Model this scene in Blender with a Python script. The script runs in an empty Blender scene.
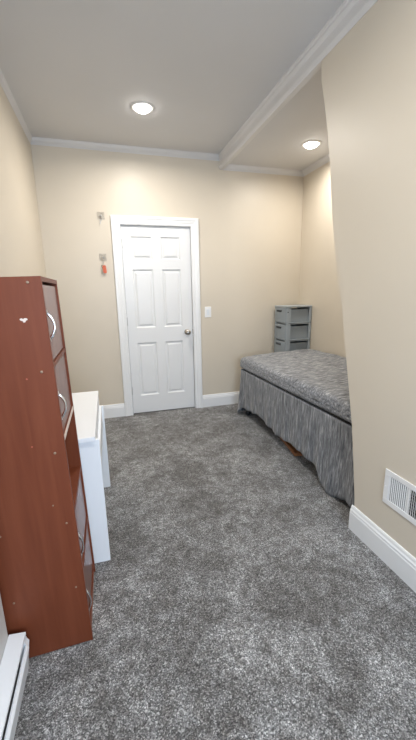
import bpy, bmesh, math, random
from mathutils import Vector, Matrix, noise
random.seed(4)
C = bpy.context.scene.collection
SC = bpy.context.scene
XL, YB, XS, XA = -0.546, 3.828, 1.273, 2.274      # left wall, back wall, right wall / beam face, alcove wall
XB = -0.434                                        # boxed-out lower run of the left wall nearer the viewer
YN = -1.6                                          # wall behind the viewer
ZC, ZA = 2.75, 2.664                               # ceilings
CAMH = 1.3625

# ------------------------------------------------------------------ materials
def mat(name, col, rough=0.5, metal=0.0, spec=0.5):
    m = bpy.data.materials.new(name); m.use_nodes = True
    b = m.node_tree.nodes['Principled BSDF']
    b.inputs['Base Color'].default_value = (*col, 1)
    b.inputs['Roughness'].default_value = rough
    b.inputs['Metallic'].default_value = metal
    b.inputs['Specular IOR Level'].default_value = spec
    return m
def N(m, t): return m.node_tree.nodes.new(t)
def L(m, a, b): m.node_tree.links.new(a, b)
def coords(m, scale, kind='Object'):
    tc = N(m, 'ShaderNodeTexCoord'); mp = N(m, 'ShaderNodeMapping')
    mp.inputs['Scale'].default_value = scale
    L(m, tc.outputs[kind], mp.inputs['Vector']); return mp.outputs['Vector']
def nz(m, vec, scale, detail=4, rough=0.5, dist=0):
    n = N(m, 'ShaderNodeTexNoise'); n.inputs['Scale'].default_value = scale
    n.inputs['Detail'].default_value = detail; n.inputs['Roughness'].default_value = rough
    n.inputs['Distortion'].default_value = dist
    L(m, vec, n.inputs['Vector']); return n.outputs['Fac']
def ramp(m, fac, stops):
    r = N(m, 'ShaderNodeValToRGB'); e = r.color_ramp.elements
    while len(e) < len(stops): e.new(0.5)
    for k, (p, c) in enumerate(stops): e[k].position = p; e[k].color = (*c, 1)
    L(m, fac, r.inputs['Fac']); return r.outputs['Color']
def bump(m, h, strength, dist):
    b = N(m, 'ShaderNodeBump'); b.inputs['Strength'].default_value = strength
    b.inputs['Distance'].default_value = dist
    L(m, h, b.inputs['Height']); L(m, b.outputs['Normal'], m.node_tree.nodes['Principled BSDF'].inputs['Normal'])
def mult(m, a, b, f=1.0):
    x = N(m, 'ShaderNodeMix'); x.data_type = 'RGBA'; x.blend_type = 'MULTIPLY'
    x.inputs['Factor'].default_value = f
    L(m, a, x.inputs['A']); L(m, b, x.inputs['B']); return x.outputs['Result']
def base(m, o): L(m, o, m.node_tree.nodes['Principled BSDF'].inputs['Base Color'])

def paint(name, col, rough, spec=0.5, bs=0.06):
    m = mat(name, col, rough, spec=spec)
    v = coords(m, (1, 1, 1))
    f = nz(m, v, 1.3, 3)
    base(m, ramp(m, f, [(0.3, tuple(c*0.975 for c in col)), (0.7, tuple(min(1, c*1.02) for c in col))]))
    bump(m, nz(m, v, 260, 2), bs, 0.002)
    return m
M = {}
M['wall'] = paint('beige_wall_paint', (0.685, 0.615, 0.51), 0.42, 0.45)
M['ceil'] = paint('ceiling_paint', (0.66, 0.655, 0.655), 0.75, 0.3)
M['trim'] = paint('white_trim_paint', (0.86, 0.87, 0.88), 0.35, 0.5, 0.02)
M['crown'] = paint('crown_paint', (0.70, 0.69, 0.685), 0.45, 0.4, 0.02)
M['door'] = paint('white_door_paint', (0.81, 0.82, 0.83), 0.38, 0.5, 0.03)
M['desk'] = paint('white_laminate', (0.87, 0.90, 0.94), 0.4, 0.5, 0.01)
M['heater'] = paint('white_enamel', (0.84, 0.87, 0.91), 0.35, 0.5, 0.01)
M['vent'] = paint('vent_enamel', (0.86, 0.86, 0.86), 0.4, 0.5, 0.01)
M['dark'] = mat('duct_shade', (0.012, 0.012, 0.013), 0.8)
M['gap'] = mat('gap_shade', (0.05, 0.048, 0.045), 0.8)
M['chrome'] = mat('chrome', (0.80, 0.81, 0.84), 0.14, 1.0)
M['nickel'] = mat('satin_nickel', (0.42, 0.39, 0.36), 0.28, 1.0)
M['hinge'] = mat('hinge_metal', (0.45, 0.44, 0.43), 0.35, 0.8)
M['plastic_w'] = mat('white_plastic', (0.86, 0.87, 0.88), 0.35)
M['plastic_g'] = mat('grey_plastic', (0.35, 0.395, 0.43), 0.42)
M['plastic_gd'] = mat('grey_drawer_plastic', (0.285, 0.325, 0.36), 0.45)
M['red'] = mat('orange_red_plastic', (0.62, 0.13, 0.06), 0.5)
M['steel'] = mat('steel', (0.55, 0.53, 0.50), 0.3, 1.0)
M['black'] = mat('black_metal', (0.02, 0.02, 0.022), 0.5, 0.3)
M['caster'] = mat('caster_grey', (0.16, 0.16, 0.17), 0.4)
M['chip'] = mat('bare_chipboard', (0.72, 0.62, 0.56), 0.7)
M['screw'] = mat('screw_cap', (0.33, 0.24, 0.17), 0.4, 0.5)
M['edge'] = mat('copper_edging', (0.62, 0.20, 0.09), 0.3)
M['can'] = mat('lamp_trim', (0.85, 0.84, 0.82), 0.4)

def clear():
    m = bpy.data.materials.new('clear_plastic'); m.use_nodes = True
    nt = m.node_tree; nt.nodes.clear()
    o = nt.nodes.new('ShaderNodeOutputMaterial'); x = nt.nodes.new('ShaderNodeMixShader')
    t = nt.nodes.new('ShaderNodeBsdfTransparent'); g = nt.nodes.new('ShaderNodeBsdfPrincipled')
    g.inputs['Roughness'].default_value = 0.25; g.inputs['Base Color'].default_value = (0.95, 0.94, 0.92, 1)
    x.inputs[0].default_value = 0.07
    nt.links.new(t.outputs[0], x.inputs[1]); nt.links.new(g.outputs[0], x.inputs[2]); nt.links.new(x.outputs[0], o.inputs[0])
    return m
M['clear'] = clear()
def pane():
    m = bpy.data.materials.new('window_glass'); m.use_nodes = True
    nt = m.node_tree; nt.nodes.clear()
    o = nt.nodes.new('ShaderNodeOutputMaterial'); x = nt.nodes.new('ShaderNodeMixShader')
    t = nt.nodes.new('ShaderNodeBsdfTransparent'); g = nt.nodes.new('ShaderNodeBsdfGlossy')
    g.inputs['Roughness'].default_value = 0.02; x.inputs[0].default_value = 0.06
    nt.links.new(t.outputs[0], x.inputs[1]); nt.links.new(g.outputs[0], x.inputs[2]); nt.links.new(x.outputs[0], o.inputs[0])
    return m
M['glass'] = pane()
def lampm():
    m = bpy.data.materials.new('lit_lamp_lens'); m.use_nodes = True
    nt = m.node_tree; nt.nodes.clear()
    o = nt.nodes.new('ShaderNodeOutputMaterial'); e = nt.nodes.new('ShaderNodeEmission')
    e.inputs[0].default_value = (1, 0.97, 0.93, 1); e.inputs[1].default_value = 30
    nt.links.new(e.outputs[0], o.inputs[0]); return m
M['lamp'] = lampm()

def carpet():
    m = mat('grey_carpet', (0.2, 0.2, 0.2), 0.95, spec=0.12)
    v = coords(m, (1, 1, 1))
    def cells(scale):
        n = N(m, 'ShaderNodeTexVoronoi'); n.inputs['Scale'].default_value = scale
        L(m, v, n.inputs['Vector']); sp = N(m, 'ShaderNodeSeparateColor'); L(m, n.outputs['Color'], sp.inputs['Color']); return sp.outputs['Red']
    a = cells(270)
    c1 = ramp(m, a, [(0.0, (0.055, 0.056, 0.058)), (0.45, (0.175, 0.176, 0.179)), (0.8, (0.325, 0.327, 0.332)), (1.0, (0.60, 0.605, 0.61))])
    e = nz(m, v, 75, 4, 0.75)
    c4 = ramp(m, e, [(0.34, (0.70, 0.69, 0.68)), (0.50, (0.97, 0.97, 0.97)), (0.66, (1.28, 1.28, 1.28))])
    b = nz(m, v, 3.2, 5, 0.62, 0.6)
    c2 = ramp(m, b, [(0.38, (0.70, 0.68, 0.66)), (0.5, (0.97, 0.965, 0.96)), (0.62, (1.28, 1.28, 1.28))])
    d = nz(m, v, 17, 4, 0.7, 0.5)
    c3 = ramp(m, d, [(0.38, (0.70, 0.675, 0.65)), (0.62, (1.25, 1.25, 1.25))])
    base(m, mult(m, mult(m, mult(m, c1, c2), c3), c4))
    bump(m, nz(m, v, 150, 3, 0.7), 0.8, 0.012)
    b = m.node_tree.nodes['Principled BSDF']
    b.inputs['Sheen Weight'].default_value = 0.25; b.inputs['Sheen Roughness'].default_value = 0.5
    return m
M['carpet'] = carpet()

def wood():
    m = mat('red_brown_laminate', (0.2, 0.06, 0.035), 0.45, spec=0.25)
    v = coords(m, (14, 14, 0.9))
    w = nz(m, v, 2.2, 6, 0.6, 0.8)
    v2 = coords(m, (1, 1, 1))
    k = nz(m, v2, 2.0, 2)
    c1 = ramp(m, w, [(0.25, (0.142, 0.036, 0.015)), (0.5, (0.168, 0.044, 0.019)), (0.75, (0.195, 0.055, 0.025))])
    c2 = ramp(m, k, [(0.3, (0.92, 0.92, 0.92)), (0.7, (1.06, 1.06, 1.06))])
    base(m, mult(m, c1, c2))
    return m
M['wood'] = wood()
M['wood_door'] = M['wood'].copy(); M['wood_door'].name = 'glossy_door_laminate'
M['wood_door'].node_tree.nodes['Principled BSDF'].inputs['Coat Weight'].default_value = 0.7
M['wood_door'].node_tree.nodes['Principled BSDF'].inputs['Coat Roughness'].default_value = 0.22
def wood2():
    m = mat('oiled_orange_wood', (0.30, 0.12, 0.04), 0.5)
    v = coords(m, (30, 3, 30)); w = nz(m, v, 2, 5)
    base(m, ramp(m, w, [(0.3, (0.24, 0.09, 0.03)), (0.7, (0.42, 0.18, 0.07))])); return m
M['wood2'] = wood2()

def fabric(name, scale, light=1.0):
    m = mat(name, (0.2, 0.2, 0.2), 0.9, spec=0.15)
    v = coords(m, scale)
    w = nz(m, v, 1.0, 6, 0.68, 0.4)
    g = light
    c = ramp(m, w, [(0.34, (0.060*g, 0.064*g, 0.073*g)), (0.46, (0.140*g, 0.147*g, 0.161*g)), (0.54, (0.195*g, 0.203*g, 0.218*g)), (0.66, (0.38*g, 0.387*g, 0.40*g))])
    base(m, c)
    v2 = coords(m, (1, 1, 1))
    bump(m, nz(m, v2, 420, 2), 0.3, 0.001)
    b = m.node_tree.nodes['Principled BSDF']; b.inputs['Sheen Weight'].default_value = 0.2
    return m
M['fab_skirt'] = fabric('heathered_skirt_fabric', (75, 75, 9), 1.12)
M['fab_top'] = fabric('heathered_mattress_fabric', (14, 60, 60), 1.4)

# ------------------------------------------------------------------ mesh helpers
def tag(o, label, cat, group=None, kind=None):
    if label: o['label'] = label
    if cat: o['category'] = cat
    if group: o['group'] = group
    if kind: o['kind'] = kind
    return o
def obj(name, bm, m, parent=None, smooth=False, bevel=0, loc=None):
    me = bpy.data.meshes.new(name); bmesh.ops.recalc_face_normals(bm, faces=bm.faces); bm.to_mesh(me); bm.free()
    ms = m if isinstance(m, (list, tuple)) else [m]
    for x in ms: me.materials.append(x)
    for p in me.polygons: p.use_smooth = smooth
    o = bpy.data.objects.new(name, me); C.objects.link(o)
    if parent: o.parent = parent
    if loc: o.location = loc
    if bevel:
        b = o.modifiers.new('bevel', 'BEVEL'); b.width = bevel; b.segments = 2; b.limit_method = 'ANGLE'; b.angle_limit = 0.6
    return o
def thing(name, label, cat, loc=(0, 0, 0), group=None):
    o = bpy.data.objects.new(name, None); C.objects.link(o); o.location = loc; o.empty_display_size = 0.1
    return tag(o, label, cat, group)
def struct(name, bm, m, parent=None, **k):
    o = obj(name, bm, m, parent, **k)
    if not parent: o['kind'] = 'structure'
    return o
def bx(bm, x0, x1, y0, y1, z0, z1):
    r = bmesh.ops.create_cube(bm, size=1)
    bmesh.ops.scale(bm, vec=(x1-x0, y1-y0, z1-z0), verts=r['verts'])
    bmesh.ops.translate(bm, vec=((x0+x1)/2, (y0+y1)/2, (z0+z1)/2), verts=r['verts'])
    return r['verts']
def box(*a):
    bm = bmesh.new(); bx(bm, *a); return bm
def prism(pts, axis, a0, a1, bm=None):
    """extrude polygon pts (2D in the two other axes, in order) along axis from a0 to a1"""
    bm = bm or bmesh.new()
    def P(u, v, a): return {'x': (a, u, v), 'y': (u, a, v), 'z': (u, v, a)}[axis]
    A = [bm.verts.new(P(u, v, a0)) for u, v in pts]; B = [bm.verts.new(P(u, v, a1)) for u, v in pts]
    n = len(pts)
    bm.faces.new(A); bm.faces.new(B[::-1])
    for i in range(n): bm.faces.new((A[i], A[(i+1) % n], B[(i+1) % n], B[i]))
    return bm
def lathe(bm, prof, c, axis='z', seg=24):
    rings = []
    for r, h in prof:
        ring = []
        for k in range(seg):
            a = 2*math.pi*k/seg; u, v = r*math.cos(a), r*math.sin(a)
            p = {'z': (u, v, h), 'y': (u, h, v), 'x': (h, u, v)}[axis]
            ring.append(bm.verts.new(Vector(c)+Vector(p)))
        rings.append(ring)
    for a, b in zip(rings, rings[1:]):
        for k in range(seg): bm.faces.new((a[k], a[(k+1) % seg], b[(k+1) % seg], b[k]))
    bm.faces.new(rings[0]); bm.faces.new(rings[-1][::-1])
    return bm
def tube(bm, pts, r, seg=8):
    pts = [Vector(p) for p in pts]; rings = []
    for i, p in enumerate(pts):
        t = (pts[min(i+1, len(pts)-1)]-pts[max(i-1, 0)]).normalized()
        up = Vector((0, 1, 0)) if abs(t.y) < 0.9 else Vector((1, 0, 0))
        u = t.cross(up).normalized(); v = t.cross(u)
        rr = r[i] if isinstance(r, (list, tuple)) else r
        rings.append([bm.verts.new(p+rr*(math.cos(2*math.pi*k/seg)*u+math.sin(2*math.pi*k/seg)*v)) for k in range(seg)])
    for a, b in zip(rings, rings[1:]):
        for k in range(seg): bm.faces.new((a[k], a[(k+1) % seg], b[(k+1) % seg], b[k]))
    bm.faces.new(rings[0]); bm.faces.new(rings[-1][::-1])
    return bm
def torus(bm, c, R, r, n=16, s=6, axis='y'):
    pts = []
    for k in range(n):
        a = 2*math.pi*k/n
        ring = []
        for j in range(s):
            b = 2*math.pi*j/s; q = R+r*math.cos(b); h = r*math.sin(b)
            p = {'y': (q*math.cos(a), h, q*math.sin(a)), 'x': (h, q*math.cos(a), q*math.sin(a))}[axis]
            ring.append(bm.verts.new(Vector(c)+Vector(p)))
        pts.append(ring)
    for k in range(n):
        for j in range(s): bm.faces.new((pts[k][j], pts[(k+1) % n][j], pts[(k+1) % n][(j+1) % s], pts[k][(j+1) % s]))

# ------------------------------------------------------------------ the room
struct('floor', box(XL-0.15, XA+0.15, YN-0.15, YB+0.15, -0.1, 0), M['carpet'])
# back wall with the door opening cut out
D0, D1, DZ = 0.205, 0.928, 2.035
bm = bmesh.new()
bx(bm, XL-0.1, D0-0.012, YB, YB+0.12, 0, 2.8); bx(bm, D1+0.012, XA+0.1, YB, YB+0.12, 0, 2.8); bx(bm, D0-0.012, D1+0.012, YB, YB+0.12, DZ+0.012, 2.8)
struct('wall_back', bm, M['wall'])
# left wall: flat, then boxed out beside the viewer
bm = bmesh.new()
bx(bm, XL-0.1, XL, YN, YB, 0, 2.8)
struct('wall_left', bm, M['wall'])
struct('wall_left_boxing', box(XL, XB, YN, 1.165, 0, 2.74), paint('grey_white_paint', (0.62, 0.62, 0.61), 0.5), bevel=0.003)
# right wall, with the slanting far end
edge = [(2.0, 2.8), (2.0, 2.60), (1.990, 2.51), (1.954, 2.40), (1.907, 2.235), (1.870, 2.07), (1.812, 1.744), (1.728, 1.412),
        (1.68, 1.27), (1.613, 0.988), (1.568, 0.807), (1.522, 0.61), (1.484, 0.389), (1.455, 0.203), (1.435, 0.0)]
struct('wall_right', prism([(YN, 2.8)]+edge+[(YN, 0)], 'x', XS, XA+0.1), M['wall'])
struct('wall_alcove', box(XA, XA+0.1, 1.3, YB, 0, 2.8), M['wall'])
# near wall (behind the viewer) with a window
WX0, WX1, WZ0, WZ1 = -0.25, 1.0, 0.85, 2.25
bm = bmesh.new()
bx(bm, XL-0.1, WX0, YN-0.12, YN, 0, 2.8); bx(bm, WX1, XS+0.1, YN-0.12, YN, 0, 2.8)
bx(bm, WX0, WX1, YN-0.12, YN, 0, WZ0); bx(bm, WX0, WX1, YN-0.12, YN, WZ1, 2.8)
struct('wall_near', bm, M['wall'])
bm = bmesh.new()
t = 0.05
bx(bm, WX0, WX0+t, YN-0.10, YN-0.02, WZ0, WZ1); bx(bm, WX1-t, WX1, YN-0.10, YN-0.02, WZ0, WZ1)
bx(bm, WX0+t, WX1-t, YN-0.10, YN-0.02, WZ0, WZ0+t); bx(bm, WX0+t, WX1-t, YN-0.10, YN-0.02, WZ1-t, WZ1)
bx(bm, WX0+t, WX1-t, YN-0.09, YN-0.03, 1.53, 1.57)
w = struct('window_1', bm, M['trim'])
obj('window_pane', box(WX0+t, WX1-t, YN-0.065, YN-0.060, WZ0+t, 1.53), M['glass'], w)
obj('window_pane', box(WX0+t, WX1-t, YN-0.065, YN-0.060, 1.57, WZ1-t), M['glass'], w)
# ceiling: main field, then the lower alcove field to the right of the beam face
bm = prism([(XL-0.1, ZC), (XS+0.012, ZC), (XS+0.012, ZA), (XA+0.1, ZA), (XA+0.1, 2.9), (XL-0.1, 2.9)], 'y', YN-0.1, YB+0.1)
struct('ceiling', bm, M['ceil'])

# crown mouldings: profile (out from wall, z below ceiling)
def crown_prof(w, h):
    return [(0, 0), (w, 0), (w, -0.10*h), (w*0.86, -0.16*h), (w*0.80, -0.36*h), (w*0.48, -0.62*h), (w*0.24, -0.74*h), (w*0.24, -0.84*h), (w*0.12, -0.90*h), (w*0.12, -h), (0, -h)]
def crown(n, axis, w, h, z, a0, a1, pos, sgn):
    # axis = run direction; pos = wall coordinate on the other axis; sgn = outward direction
    pts = [(pos+sgn*u, z+v) for u, v in crown_prof(w, h)]
    return struct('trim_%d' % n, prism(pts, axis, a0, a1), M['crown'])
crown(1, 'x', 0.042, 0.050, ZC, XL, XS, YB, -1)
crown(2, 'y', 0.026, 0.050, ZC, 1.165, YB-0.001, XL, 1)
# beam face moulding continues to the back wall
for n_, y0_, y1_, xr in ((3, YN, 1.996, XS), (4, 1.996, YB-0.001, XS+0.035)):
    pts = [(XS-0.024, ZC), (XS-0.024, ZC-0.014), (XS-0.018, ZC-0.022), (XS-0.018, ZC-0.034), (XS-0.006, ZC-0.050), (XS-0.004, ZC-0.056), (XS-0.004, ZC-0.092), (XS-0.014, ZC-0.098), (XS-0.014, ZC-0.110), (XS-0.003, ZC-0.134), (xr, ZC-0.134), (xr, ZC)]
    struct('trim_%d' % n_, prism(pts, 'y', y0_, y1_), M['crown'])
crown(5, 'x', 0.045, 0.048, ZA, XS+0.035, XA, YB, -1)
crown(6, 'y', 0.045, 0.048, ZA, 1.9, YB-0.001, XA, -1)

# baseboards
def base_prof(h=0.149, t=0.018):
    return [(0, 0), (t, 0), (t, h-0.042), (t*0.86, h-0.036), (t*0.86, h-0.026), (t*0.60, h-0.018), (t*0.50, h-0.006), (t*0.30, h), (0, h)]
def baseboard(name, axis, a0, a1, pos, sgn):
    return struct(name, prism([(pos+sgn*u, v) for u, v in base_prof()], axis, a0, a1), M['trim'])
CX0, CX1 = 0.109, 1.019
baseboard('baseboard_back', 'x', XL, CX0, YB, -1)
baseboard('baseboard_back_right', 'x', CX1, XA, YB, -1)
baseboard('baseboard_left', 'y', 1.17, YB-0.02, XL, 1)
baseboard('baseboard_right', 'y', YN, 1.463, XS, -1)

# ------------------------------------------------------------------ door
def casing():
    bm = bmesh.new()
    w = 0.094
    prof = [(0, 0), (0, 0.012), (0.010, 0.018), (0.030, 0.016), (0.038, 0.020), (0.060, 0.023), (0.066, 0.028), (w-0.006, 0.028), (w, 0.022), (w, 0)]
    x0, x1, zt = D0-0.004, D1+0.004, DZ+0.004
    k = (CX1-x1)/w
    def ring(path):  # path fn: offset u -> list of 3 corner points
        return path
    rows = []
    for u, d in prof:
        ox = u*k; oz = u*0.90
        rows.append([(x0-u*((x0-CX0)/w), YB-d, 0), (x0-u*((x0-CX0)/w), YB-d, zt+oz), (x1+ox, YB-d, zt+oz), (x1+ox, YB-d, 0)])
    V = [[bm.verts.new(p) for p in r] for r in rows]
    for a, b in zip(V, V[1:]):
        for i in range(3): bm.faces.new((a[i], a[i+1], b[i+1], b[i]))
    # jamb returning into the opening
    bx(bm, D0-0.012, D0-0.006, YB-0.002, YB+0.10, 0, DZ+0.003); bx(bm, D1+0.006, D1+0.012, YB-0.002, YB+0.10, 0, DZ+0.003)
    bx(bm, D0-0.012, D1+0.012, YB-0.002, YB+0.10, DZ+0.003, DZ+0.012)
    return bm
struct('trim_7', casing(), M['trim'])

def door_slab():
    """six-panel slab: grid with sunken grooves and raised fields"""
    bm = bmesh.new()
    yf = YB+0.012
    cols = [(0.296, 0.512), (0.607, 0.812)]; rows = [(0.215, 0.822), (0.985, 1.602), (1.702, 1.932)]
    xs = [D0]; zs = [0.012]
    for a, b in cols: xs += [a, b]
    for a, b in rows: zs += [a, b]
    xs.append(D1); zs.append(DZ)
    for i in range(len(xs)-1):
        for j in range(len(zs)-1):
            x0, x1, z0, z1 = xs[i], xs[i+1], zs[j], zs[j+1]
            if i % 2 == 1 and j % 2 == 1:
                prof = [(0, 0), (0.006, 0.006), (0.010, 0.011), (0.022, 0.012), (0.036, 0.004), (0.040, 0.003)]
                prev = None
                for u, d in prof:
                    q = [bm.verts.new(p) for p in ((x0+u, yf+d, z0+u), (x1-u, yf+d, z0+u), (x1-u, yf+d, z1-u), (x0+u, yf+d, z1-u))]
                    if prev:
                        for k in range(4): bm.faces.new((prev[k], prev[(k+1) % 4], q[(k+1) % 4], q[k]))
                    prev = q
                bm.faces.new(prev)
            else:
                bm.faces.new([bm.verts.new(p) for p in ((x0, yf, z0), (x1, yf, z0), (x1, yf, z1), (x0, yf, z1))])
    bmesh.ops.remove_doubles(bm, verts=bm.verts, dist=0.0002)
    # edges and back
    bx(bm, D0, D1, yf+0.014, yf+0.035, 0.012, DZ)
    for a in ((D0, D0+0.004, yf+0.0005, yf+0.016, 0.012, DZ), (D1-0.004, D1, yf+0.0005, yf+0.016, 0.012, DZ),
              (D0, D1, yf+0.0005, yf+0.016, DZ-0.004, DZ), (D0, D1, yf+0.0005, yf+0.016, 0.012, 0.016)): bx(bm, *a)
    return bm
door = struct('door_1', door_slab(), M['door'])
struct('trim_8', box(D0-0.003, D1+0.003, YB+0.045, YB+0.11, 0, DZ+0.003), M['gap'])  # dark slab behind the door; its colour stands in for shade in the gaps
kx, kz = 0.862, 0.918
kn = obj('door_knob', lathe(bmesh.new(), [(0.032, 0.012), (0.032, -0.003), (0.026, -0.008), (0.012, -0.012), (0.011, -0.030), (0.018, -0.036), (0.027, -0.046), (0.029, -0.056), (0.025, -0.066), (0.012, -0.071), (0.001, -0.072)], (kx, YB, kz), 'y', 28), M['nickel'], door, smooth=True)
kn['label'] = 'round satin nickel knob'
obj('latch_plate', box(D1-0.003, D1+0.006, YB-0.004, YB+0.012, kz-0.028, kz+0.028), M['nickel'], door)
for hz in (0.282, 1.06, 1.855):
    h = obj('hinge', lathe(bmesh.new(), [(0.0065, -0.045), (0.0065, 0.045)], (D0-0.003, YB+0.003, hz), 'z', 10), M['hinge'], door)

# ------------------------------------------------------------------ light switch
sw = thing('light_switch', 'white rocker light switch on beige wall right of the door', 'light switch', (1.111, YB, 1.133))
obj('wall_plate', box(-0.038, 0.038, -0.006, 0, -0.060, 0.060), M['plastic_w'], sw, bevel=0.004)
obj('rocker', prism([(-0.0055, -0.033), (-0.0075, -0.033), (-0.0125, 0.033), (-0.0055, 0.033)], 'x', -0.017, 0.017), mat('rocker_plastic', (0.78, 0.82, 0.87), 0.3), sw, bevel=0.001)

# ------------------------------------------------------------------ hooks and keys
def hook(x, z, label):
    h = thing('wall_hook', label, 'hook', (x, YB, z), 'clear adhesive hooks beside the door')
    obj('adhesive_pad', box(-0.036, 0.036, -0.0022, 0, -0.034, 0.040), M['clear'], h, bevel=0.001)
    bm = bmesh.new()
    lathe(bm, [(0.012, 0.0), (0.012, -0.006), (0.006, -0.008)], (0, -0.002, 0.004), 'y', 16)
    tube(bm, [(0, -0.008, 0.006), (0, -0.014, -0.002), (0, -0.016, -0.012), (0, -0.020, -0.016), (0, -0.025, -0.013), (0, -0.026, -0.006)], 0.0028)
    obj('hook_arm', bm, M['steel'], h, smooth=True)
    return h
hook(0.018, 2.112, 'small clear adhesive hook with metal arm, upper of two left of the door')
hook(0.006, 1.716, 'small clear adhesive hook with metal arm, lower of two left of the door')
# upper: a single key; lower: key ring with orange-red fob
def key(parent, dx, dz, ln, rot, name='key'):
    bm = bmesh.new()
    torus(bm, (0, 0, -0.010), 0.009, 0.0028, 16, 6, 'y')
    bx(bm, -0.003, 0.003, -0.0015, 0.0015, -0.018-ln, -0.018)
    for k in range(3): bx(bm, 0.002, 0.006, -0.001, 0.001, -0.022-ln+0.009*k+0.006, -0.018-ln+0.009*k+0.006)
    o = obj(name, bm, M['steel'], parent); o.location = (dx, 0, dz); o.rotation_euler = (0, rot, 0); return o
k1 = thing('house_key', 'small steel key hanging on the upper clear hook', 'key', (0.018, YB-0.021, 2.099))
bm = bmesh.new(); torus(bm, (0, 0, -0.010), 0.013, 0.0016, 18, 6, 'x'); obj('key_ring', bm, M['steel'], k1, smooth=True)
key(k1, -0.002, -0.016, 0.030, 0.2, 'key_blade')
k2 = thing('key_chain', 'key ring with orange-red fob hanging on the lower clear hook', 'key chain', (0.006, YB-0.021, 1.703))
bm = bmesh.new(); torus(bm, (0, 0, -0.012), 0.014, 0.0018, 18, 6, 'x')
for k in range(4): torus(bm, (0, 0, -0.030-0.008*k), 0.0055, 0.0014, 10, 5, 'x' if k % 2 else 'y')
obj('key_ring', bm, M['steel'], k2, smooth=True)
fob = prism([(-0.013, -0.064), (-0.017, -0.074), (-0.017, -0.132), (-0.012, -0.142), (0.012, -0.142), (0.017, -0.132), (0.017, -0.074), (0.013, -0.064)], 'y', -0.006, 0.002)
f = obj('fob', fob, M['red'], k2, bevel=0.002); f['label'] = 'orange-red plastic fob'; f.rotation_euler = (0, -0.10, 0); f.location = (-0.002, 0, 0.002)
kk = key(k2, -0.012, -0.060, 0.072, 0.12, 'key_blade'); kk.data.materials[0] = mat('aged_brass', (0.22, 0.17, 0.10), 0.4, 0.9)

# ------------------------------------------------------------------ recessed ceiling lamps
def downlight(x, y, z, label, power):
    t = thing('recessed_light', label, 'ceiling light', (x, y, z), 'round recessed ceiling lights')
    bm = bmesh.new()
    prof = [(0.088, 0.0), (0.088, -0.003), (0.082, -0.006), (0.064, -0.006), (0.060, -0.0015)]
    rings = []
    for r, h in prof: rings.append([bm.verts.new((r*math.cos(2*math.pi*k/36), r*math.sin(2*math.pi*k/36), h)) for k in range(36)])
    for a, b in zip(rings, rings[1:]):
        for k in range(36): bm.faces.new((a[k], a[(k+1) % 36], b[(k+1) % 36], b[k]))
    obj('trim_ring', bm, M['can'], t, smooth=True)
    obj('lens', lathe(bmesh.new(), [(0.061, 0.0), (0.061, -0.003), (0.056, -0.014), (0.046, -0.022), (0.030, -0.028), (0.002, -0.030)], (0, 0, 0), 'z', 36), M['lamp'], t, smooth=True)
    li = bpy.data.lights.new('lamp', 'AREA'); li.shape = 'DISK'; li.size = 0.11; li.energy = power; li.color = (1, 0.945, 0.865)
    li.spread = math.radians(170)
    lo = bpy.data.objects.new('lamp_light', li); C.objects.link(lo); lo.location = (x, y, z-0.034)
    return t
downlight(0.389, 3.041, ZC, 'lit round recessed light in the main ceiling above the door area', 17)
downlight(1.925, 3.127, ZA, 'lit round recessed light in the lower ceiling above the bed', 9)
downlight(0.389, 0.55, ZC, 'added recessed ceiling light, out of view over the near part of the room', 17)  # extra light source added for the near room, out of view

# ------------------------------------------------------------------ tall red-brown cabinet
cy0, cy1, cxf, H = 1.199, 1.575, -0.158, 1.412
lean = math.asin(0.029/1.412)
depth = 0.335
cab = thing('storage_cabinet', 'tall red-brown laminate cabinet with chrome arc handles at the left wall', 'cabinet', (cxf-depth, cy0, 0.0))
cab.rotation_euler = (0, -lean, 0)
DD = depth; W = cy1-cy0; T = 0.016
obj('side_panel', box(0, DD, 0, T, 0, H), M['wood'], cab, bevel=0.001)
obj('side_panel', box(0, DD, W-T, W, 0, H), M['wood'], cab, bevel=0.001)
obj('top_panel', box(0, DD-0.001, T, W-T, H-T, H), M['wood'], cab, bevel=0.001)
obj('back_panel', box(0, 0.006, T, W-T, 0.02, H-T), M['wood'], cab)
levels = [0.045, 0.310, 0.575, 0.865, 1.125]
for z in levels:
    obj('shelf', box(0.006, DD-0.002, T, W-T, z-T/2, z+T/2), M['wood'], cab)
obj('kick_board', box(DD-0.020, DD-0.006, T, W-T, 0.002, 0.036), M['edge'], cab)
def cab_door(z0, z1, hz, inset=0.006, bow=0.022):
    d = obj('door', box(DD-inset-0.014, DD-inset, T+0.003, W-T-0.003, z0, z1), M['wood_door'], cab, bevel=0.0015)
    bm = bmesh.new(); pts = []; n = 14
    yy = T+0.024
    for k in range(n+1):
        a = k/n; z = hz+0.044-0.088*a; xx = DD-inset-0.001+bow*math.sin(math.pi*a)**0.75
        pts.append((xx, yy, z))
    tube(bm, pts, [0.0036+0.0016*abs(math.cos(math.pi*k/n)) for k in range(n+1)], 10)
    for e in (0, n): lathe(bm, [(0.008, 0), (0.008, 0.004)], (DD-inset, yy, pts[e][2]), 'x', 12)
    h = obj('handle', bm, M['chrome'], d, smooth=True); h['label'] = 'chrome arc handle'
    return d
cab_door(1.137, 1.387, 1.255); cab_door(0.877, 1.121, 0.978)
cab_door(0.330, 0.562, 0.415, bow=0.015); cab_door(0.060, 0.300, 0.155, bow=0.014)
# pale edging strip on the front edges of shelf two and the near side
obj('edging', box(DD-0.002, DD-0.0005, T, W-T, 0.865-0.009, 0.865+0.009), M['chip'], cab)
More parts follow.
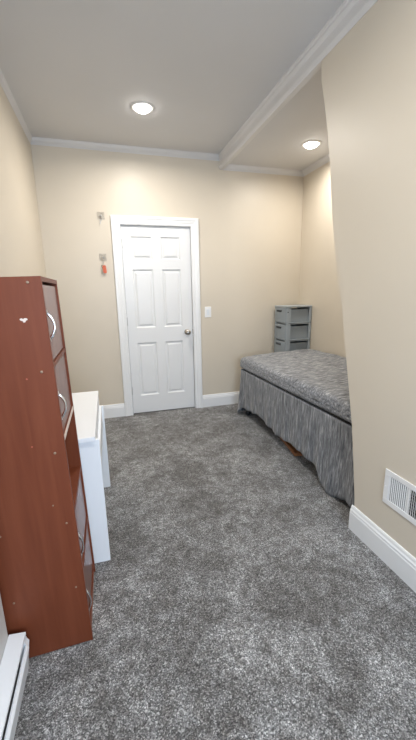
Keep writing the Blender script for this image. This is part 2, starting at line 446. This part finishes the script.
# screw caps and chips on the side that faces the viewer; (world x, z)
def on_side(x, z):  # world point on the side plane -> local
    v = Matrix.Rotation(lean, 4, 'Y') @ (Vector((x, cy0, z))-Vector(cab.location)); return v.x, v.z
for k, (x, z, r) in enumerate([(-0.226, 1.400, 0.0045), (-0.219, 1.117, 0.0045), (-0.210, 0.829, 0.0045), (-0.238, 0.631, 0.003), (-0.201, 0.552, 0.0038),
                               (-0.196, 0.272, 0.0038), (-0.410, 0.265, 0.0038), (-0.417, 0.546, 0.0038)]):
    lx, lz = on_side(x, z)
    if lx < 0.01: continue
    obj('screw_cap', lathe(bmesh.new(), [(r, 0.0005), (r, -0.0012), (r*0.6, -0.002)], (lx, 0, lz), 'y', 12), M['screw'], cab, smooth=True)
lx, lz = on_side(-0.250, 1.286)
chip = [(-0.012, 0.004), (-0.006, 0.006), (-0.002, 0.003), (0.003, 0.006), (0.009, 0.005), (0.011, 0.000), (0.006, -0.002), (0.003, -0.007), (-0.002, -0.008), (-0.004, -0.003), (-0.010, -0.001)]
c = obj('chipped_spot', prism([(lx+a, lz+b) for a, b in chip], 'y', -0.0006, 0.0004), M['chip'], cab); c['label'] = 'pale chip in the laminate'
for x, z in ((-0.265, 1.097), (-0.278, 0.862)):
    a, b = on_side(x, z)
    obj('chipped_spot', lathe(bmesh.new(), [(0.003, 0.0004), (0.003, -0.0006)], (a, 0, b), 'y', 7), mat('red_chip', (0.42, 0.10, 0.06), 0.6), cab)

# ------------------------------------------------------------------ white desk behind the cabinet
dk = thing('desk', 'white laminate desk against the left wall behind the red-brown cabinet', 'desk', (0, 0, 0))
dx0 = XL+0.022
obj('desk_top', box(dx0, -0.100, 1.606, 2.432, 0.680, 0.702), M['desk'], dk, bevel=0.0015)
obj('side_panel', box(dx0, -0.084, 1.624, 1.644, 0.0, 0.679), M['desk'], dk, bevel=0.001)
obj('side_panel', box(dx0, -0.074, 2.352, 2.372, 0.0, 0.612), M['desk'], dk, bevel=0.001)
obj('apron', box(-0.100, -0.086, 1.644, 2.372, 0.500, 0.613), M['desk'], dk, bevel=0.001)
obj('drawer_box', box(-0.30, -0.101, 1.646, 2.40, 0.560, 0.679), M['desk'], dk, bevel=0.001)
obj('modesty_panel', box(dx0+0.01, dx0+0.026, 1.644, 2.372, 0.25, 0.679), M['desk'], dk)

# ------------------------------------------------------------------ baseboard heater
ht = thing('baseboard_heater', 'low white baseboard heater on the floor in front of the brown cabinet', 'heater', (0, 0, 0))
hy0, hy1 = -0.6, 1.168
obj('top_cover', prism([(XB+0.001, 0.166), (-0.378, 0.160), (-0.378, 0.148), (-0.384, 0.148), (XB+0.001, 0.158)], 'y', hy0, hy1), M['heater'], ht, bevel=0.001)
obj('front_cover', prism([(-0.372, 0.132), (-0.365, 0.122), (-0.380, 0.025), (-0.384, 0.020), (-0.388, 0.024), (-0.376, 0.118), (-0.378, 0.130)], 'y', hy0, hy1-0.03), M['heater'], ht, bevel=0.001)
obj('back_plate', box(XB+0.001, XB+0.006, hy0, hy1, 0.0, 0.158), M['heater'], ht)
obj('end_cap', prism([(XB+0.001, 0.0), (XB+0.001, 0.160), (-0.381, 0.152), (-0.376, 0.132), (-0.370, 0.122), (-0.388, 0.0)], 'y', hy1-0.028, hy1-0.001), M['heater'], ht, bevel=0.001)
bm = bmesh.new()
for k in range(90):
    y = hy0+0.02+k*0.019
    if y < hy1-0.05: bx(bm, -0.430, -0.394, y, y+0.0012, 0.05, 0.125)
lathe(bm, [(0.010, hy0+0.01), (0.010, hy1-0.03)], (-0.41, 0, 0.088), 'y', 12)
obj('fin_tube', bm, M['caster'], ht)
obj('damper', prism([(-0.392, 0.142), (-0.382, 0.136), (-0.383, 0.133), (-0.393, 0.139)], 'y', hy0+0.01, hy1-0.04), M['heater'], ht)

# ------------------------------------------------------------------ wall vent
vt = thing('wall_vent', 'white louvered metal vent grille low on the right wall', 'vent', (XS, 1.071, 0.400))
vw, vh = 0.180, 0.091    # half sizes along y and z
bm = bmesh.new(); b = 0.026
def fr(bm, y0, y1, z0, z1, x0=-0.007, x1=0): bx(bm, x0, x1, y0, y1, z0, z1)
fr(bm, -vw, vw, vh-b, vh); fr(bm, -vw, vw, -vh, -vh+b); fr(bm, -vw, -vw+0.028, -vh+b, vh-b); fr(bm, vw-0.030, vw, -vh+b, vh-b)
bays = [(0.042, 0.150, 1), (-0.072, 0.030, 0), (-0.152, -0.084, 1)]
fr(bm, 0.030, 0.042, -vh+b, vh-b, -0.005); fr(bm, -0.084, -0.072, -vh+b, vh-b, -0.005)
obj('frame', bm, M['vent'], vt, bevel=0.0015)
obj('duct_shade_plate', box(-0.0012, -0.0004, -vw+0.02, vw-0.02, -vh+0.02, vh-0.02), M['dark'], vt)  # flat dark plate, the shade behind the louvers put into its colour
for y0, y1, kind in bays:
    n = max(2, int(round((y1-y0)/0.0105)))
    for k in range(n):
        yc = y0+(k+0.5)*(y1-y0)/n; s = 1 if kind == 0 else -1
        hw = 0.0026 if kind == 0 else 0.0029
        a_ = -0.0062 if kind == 0 else -0.0046
        pts = [(a_, yc-s*hw), (a_+0.001, yc-s*hw), (-0.0024, yc+s*hw), (-0.0034, yc+s*hw)]
        obj('louver', prism(pts, 'z', -vh+b, vh-b), M['vent'], vt)
    if kind == 0:
        for k in range(7):
            z = -vh+b+(k+1)*(2*(vh-b))/8
            obj('cross_bar', box(-0.0030, -0.0016, y0, y1, z-0.0016, z+0.0016), M['caster'], vt)
obj('screw', lathe(bmesh.new(), [(0.004, -0.007), (0.004, -0.008), (0.002, -0.009)], (0, vw-0.012, 0), 'x', 12), M['plastic_w'], vt, smooth=True)
obj('screw', lathe(bmesh.new(), [(0.004, -0.007), (0.004, -0.008), (0.002, -0.009)], (0, -vw+0.012, 0), 'x', 12), M['plastic_w'], vt, smooth=True)

# ------------------------------------------------------------------ grey drawer tower
TX0, TX1, TY0, TY1 = 1.942, 2.266, 3.520, 3.804
tw = thing('drawer_tower', 'grey plastic drawer tower in the corner behind the bed', 'drawer unit', (0, 0, 0))
tiers = 6; ph = 1.170/tiers; top = 1.186
bm = bmesh.new()
# four posts, rails at each tier
pw = 0.026
for x0, y0 in ((TX0+0.006, TY0), (TX1-pw, TY0), (TX0+0.006, TY1-pw), (TX1-pw, TY1-pw)): bx(bm, x0, x0+pw, y0, y0+pw, 0.01, top-0.01)
bx(bm, TX0+0.006+pw, TX0+0.056+pw*0.2, TY0+0.002, TY0+0.010, 0.01, top-0.012)
for k in range(tiers+1):
    z = 0.012+k*ph
    if k == tiers: break
    bx(bm, TX0+0.006, TX1, TY0+0.001, TY0+0.020, z-0.010, z+0.012)
    bx(bm, TX0+0.006, TX1, TY1-0.020, TY1-0.001, z-0.010, z+0.012)
    bx(bm, TX1-0.018, TX1-0.001, TY0, TY1, z-0.010, z+0.012)
    bx(bm, TX0+0.002, TX1, TY0+0.001, TY1-0.001, z-0.004, z+0.006)
bx(bm, TX1-0.006, TX1-0.001, TY0, TY1, 0.02, top-0.01)
obj('frame', bm, M['plastic_g'], tw, bevel=0.003)
lid = bmesh.new()
n = 10; pts = [(TX1, TY0-0.004), (TX1, TY1)]
for k in range(n+1):
    a = k/n; y = TY1-(TY1-TY0+0.004)*a; pts.append((TX0-0.004-0.016*math.sin(math.pi*a), y))
prism(pts, 'z', top-0.018, top, lid)
obj('top_panel', lid, mat('light_grey_plastic', (0.40, 0.44, 0.465), 0.4), tw, bevel=0.004)
for k in range(tiers):
    z0 = 0.012+k*ph+0.010; z1 = 0.012+(k+1)*ph-0.012
    if k == tiers-1: z1 = top-0.020
    bm = bmesh.new()
    # curved front (towards -x)
    m_ = 10; ins = []; out = []
    for j in range(m_+1):
        a = j/m_; y = TY0+0.006+(TY1-TY0-0.012)*a; out.append((TX0-0.016*math.sin(math.pi*a), y))
    prism(out+[(TX0+0.012, TY1-0.006), (TX0+0.012, TY0+0.006)], 'z', z0, z1, bm)
    # drawer tray seen through the open sides
    bx(bm, TX0+0.012, TX1-0.028, TY0+0.026, TY0+0.030, z0, z1-0.022); bx(bm, TX0+0.012, TX1-0.028, TY1-0.030, TY1-0.026, z0, z1-0.022)
    bx(bm, TX0+0.012, TX1-0.028, TY0+0.026, TY1-0.026, z0, z0+0.004); bx(bm, TX1-0.032, TX1-0.028, TY0+0.026, TY1-0.026, z0, z1-0.022)
    d = obj('drawer', bm, M['plastic_gd'], tw, bevel=0.002)
    yc = (TY0+TY1)/2; zc = z1-0.040
    h = obj('handle', prism([(yc-0.060, zc+0.012), (yc+0.060, zc+0.012), (yc+0.050, zc-0.010), (yc-0.050, zc-0.010)], 'x', TX0-0.020, TX0-0.010), mat('dark_grip', (0.035, 0.04, 0.045), 0.5), d, bevel=0.002)
    h['label'] = 'dark recessed grip'
obj('lock_stud', lathe(bmesh.new(), [(0.006, -0.004), (0.006, 0.004)], (TX0+0.020, TY0, top-0.070), 'y', 10), M['black'], tw)

# ------------------------------------------------------------------ bed
BX0, BX1, BY0, BY1 = 1.374, 2.250, 1.556, 3.475
SEAM = 0.520
bed = thing('bed_base', 'bed base with grey heathered skirt hanging nearly to the carpet', 'bed', (0, 0, 0))
obj('box_spring', box(BX0+0.035, BX1-0.01, BY0+0.03, BY1-0.035, 0.26, SEAM-0.002), M['fab_skirt'], bed, bevel=0.02)
bm = bmesh.new()
for y in (BY0+0.08, BY1-0.10): bx(bm, BX0+0.07, BX1-0.05, y-0.015, y+0.015, 0.21, 0.26)
bx(bm, BX0+0.05, BX0+0.08, BY0+0.05, BY1-0.05, 0.22, 0.26); bx(bm, BX1-0.08, BX1-0.05, BY0+0.05, BY1-0.05, 0.22, 0.26)
obj('rail_frame', bm, M['black'], bed)
for x in (BX0+0.065, BX1-0.07):
    for y in (BY0+0.10, BY1-0.075):
        bm = bmesh.new()
        lathe(bm, [(0.013, 0.05), (0.013, 0.22)], (x, y, 0), 'z', 12)
        lathe(bm, [(0.020, 0.0), (0.026, 0.012), (0.026, 0.040), (0.016, 0.055)], (x, y, 0), 'z', 14)
        obj('leg', bm, M['black'], bed, smooth=True)
# skirt: perimeter from the near end along the visible side, round the far corner
hem_t = [(0.0, 0.075), (0.08, 0.062), (0.16, 0.030), (0.21, 0.008), (0.30, 0.008), (0.335, 0.030), (0.39, 0.105), (0.46, 0.118), (0.56, 0.118), (0.74, 0.132), (0.87, 0.118), (1.00, 0.106), (1.18, 0.124), (1.40, 0.154), (1.55, 0.132), (1.70, 0.112), (1.82, 0.100), (1.87, 0.070), (1.895, 0.020), (1.93, 0.004)]
def interp(t, x):
    for (a, b), (c_, d) in zip(t, t[1:]):
        if x <= c_:
            f_ = (x-a)/(c_-a); f_ = f_*f_*(3-2*f_); return b+(d-b)*f_
    return t[-1][1]
def skirt():
    bm = bmesh.new(); path = []
    ly = BY1-BY0; step = 0.011
    s = -0.30
    rad = 0.05
    # near end (towards the hidden end wall)
    k = int(0.30/step)
    for i in range(k): path.append((Vector((BX0+0.30-i*step, BY0+0.0, 0)), Vector((0, -1, 0)), 0.0, 0.1))
    for i in range(5):
        a = (i/4)*math.pi/2; path.append((Vector((BX0+0.02-0.02*math.sin(a), BY0+0.02-0.02*math.cos(a), 0)), Vector((-math.sin(a), -math.cos(a), 0)), 0.0, 0.5))
    n = int((ly-0.04)/step)
    for i in range(1, n): y = BY0+0.02+i*(ly-0.04)/n; path.append((Vector((BX0, y, 0)), Vector((-1, 0, 0)), y-BY0, 1.0))
    for i in range(9):
        a = (i/8)*math.pi/2; path.append((Vector((BX0+0.02-0.02*math.cos(a), BY1-0.02+0.02*math.sin(a), 0)), Vector((-math.cos(a), math.sin(a), 0)), ly, 1.0))
    k = int(0.82/step)
    for i in range(1, k): path.append((Vector((BX0+0.02+i*step, BY1, 0)), Vector((0, 1, 0)), ly, 0.8))
    rows = 22; V = []
    for i, (p, nrm, sy, amp) in enumerate(path):
        col = []
        hem = interp(hem_t, sy)
        nn = noise.noise(Vector((i*0.11, 3.1, 0)))
        hem = max(0.004, hem+0.006*noise.noise(Vector((i*0.25, 0.3, 0))))
        corner = math.exp(-((sy-ly)/0.07)**2)
        if nrm.y > 0.95: corner *= math.exp(-((p.x-BX0)/0.22)**2)
        near = math.exp(-((sy-0.12)/0.22)**2) if abs(nrm.x) > 0.5 else 0
        for r in range(rows+1):
            v = r/rows
            tp = SEAM-0.002+0.030*(1-max(0, min(1, (p.y-BY0)/ly)))
            z = tp-v*(tp-hem)
            fold = amp*(0.010*nn+0.007*math.sin(i*0.42+2.2*nn)+0.004*noise.noise(Vector((i*0.35, v*2.0, 5))))*(v**1.2)
            flare = 0.010*v+0.034*corner*v**1.3+0.018*near*v*v+0.014*near*v*math.sin(i*0.24+1.0)
            q = p+nrm*(fold+flare+0.002)
            if p.y < BY0+0.25: q.y -= (1-(p.y-BY0)/0.25)*0.05*min(1, (SEAM-z)/0.5)
            col.append(bm.verts.new((q.x, q.y, z)))
        V.append(col)
    for a, b in zip(V, V[1:]):
        for r in range(rows): bm.faces.new((a[r], b[r], b[r+1], a[r+1]))
    return bm
sk = obj('skirt', skirt(), M['fab_skirt'], bed, smooth=True)
so = sk.modifiers.new('thick', 'SOLIDIFY'); so.thickness = 0.003; so.offset = -1
# mattress in a matching cover
def mattress():
    bm = bmesh.new()
    nx, ny, nzv = 40, 84, 8
    x0, x1, y0, y1, z0, z1 = BX0-0.012, BX1+0.012, BY0+0.0, BY1+0.018, SEAM+0.002, 0.682
    bmesh.ops.create_cube(bm, size=2)
    bmesh.ops.subdivide_edges(bm, edges=bm.edges[:], cuts=31, use_grid_fill=True)
    hx, hy, hz = (x1-x0)/2, (y1-y0)/2, (z1-z0)/2
    R = 0.045
    for v in bm.verts:
        # redistribute towards the edges, then round the box
        f = lambda t: math.copysign(abs(t)**0.6, t) if abs(t) > 1e-6 else 0
        p = Vector((f(v.co.x)*hx, f(v.co.y)*hy, v.co.z*hz))
        inner = Vector((max(-hx+R, min(hx-R, p.x)), max(-hy+R, min(hy-R, p.y)), max(-hz+R, min(hz-R, p.z))))
        d = p-inner
        if d.length > 1e-6: p = inner+d.normalized()*min(d.length, R) if d.length > R else p
        w = Vector((x0+hx, y0+hy, z0+hz))+p
        nv = noise.noise(Vector((w.x*7, w.y*5, w.z*6)))
        if p.z > 0:
            w.z += 0.010*nv+0.022*(p.x/hx)*0.7+0.004*noise.noise(Vector((w.x*18, w.y*30, 1)))
            w.z += -0.012*max(0, -(p.x/hx))*abs(p.y/hy)**4
        side = max(0, -(p.x/hx)-0.93)/0.07
        w.x += side*(0.012*noise.noise(Vector((2, w.y*3.0, w.z*4)))+0.005*noise.noise(Vector((0, w.y*26+w.z*40, w.z*16))))
        if p.z < -hz*0.7: w.z += side*0.006*noise.noise(Vector((9, w.y*5, 0)))+0.003
        w.z += 0.030*(1-(w.y-y0)/(y1-y0))*(1.0 if p.z < 0 else 0.6)
        v.co = w
    return bm
mt = obj('mattress', mattress(), M['fab_top'], smooth=True)
tag(mt, 'grey heathered covered mattress lying on the skirted bed base', 'mattress')
# wooden board lying under the bed
wb = obj('wooden_board', box(-0.04, 0.04, -0.19, 0.19, 0, 0.032), M['wood2'], bevel=0.004, loc=(1.485, 2.53, 0.0))
wb.rotation_euler = (0, 0, -0.16)
tag(wb, 'orange-brown wooden board on the carpet under the bed skirt', 'board')

# ------------------------------------------------------------------ daylight through the near window
li = bpy.data.lights.new('sky_through_window', 'AREA'); li.shape = 'RECTANGLE'; li.size = WX1-WX0+0.3; li.size_y = WZ1-WZ0+0.3
li.energy = 125; li.color = (0.66, 0.81, 1.0)
lo = bpy.data.objects.new('window_daylight', li); C.objects.link(lo)
lo.location = ((WX0+WX1)/2, YN-0.35, (WZ0+WZ1)/2+0.1); lo.rotation_euler = (math.radians(90-14), 0, math.radians(180)); lo.rotation_euler = (math.radians(76), 0, 0)
wd = bpy.data.worlds.new('world'); SC.world = wd; wd.use_nodes = True
wd.node_tree.nodes['Background'].inputs[0].default_value = (0.62, 0.76, 1.0, 1)
wd.node_tree.nodes['Background'].inputs[1].default_value = 1.2

# ------------------------------------------------------------------ camera (solved from the photograph)
yaw, pitch, roll, fpx = 0.2796, 0.2245, -0.0188, 344.08
f_ = Vector((math.sin(yaw)*math.cos(pitch), math.cos(yaw)*math.cos(pitch), -math.sin(pitch)))
r_ = Vector((math.cos(yaw), -math.sin(yaw), 0)); u_ = r_.cross(f_)
r2 = math.cos(roll)*r_+math.sin(roll)*u_; u2 = -math.sin(roll)*r_+math.cos(roll)*u_
cam = bpy.data.cameras.new('camera'); co = bpy.data.objects.new('camera', cam); C.objects.link(co)
cam.sensor_fit = 'VERTICAL'; cam.sensor_height = 36; cam.lens = 36*fpx/740; cam.clip_start = 0.02
co.matrix_world = Matrix(((r2.x, u2.x, -f_.x, 0), (r2.y, u2.y, -f_.y, 0), (r2.z, u2.z, -f_.z, CAMH), (0, 0, 0, 1)))
SC.camera = co
SC.view_settings.view_transform = 'Standard'; SC.view_settings.look = 'None'; SC.view_settings.gamma = 1
SC.view_settings.use_curve_mapping = False
SC.view_settings.exposure = 0.12
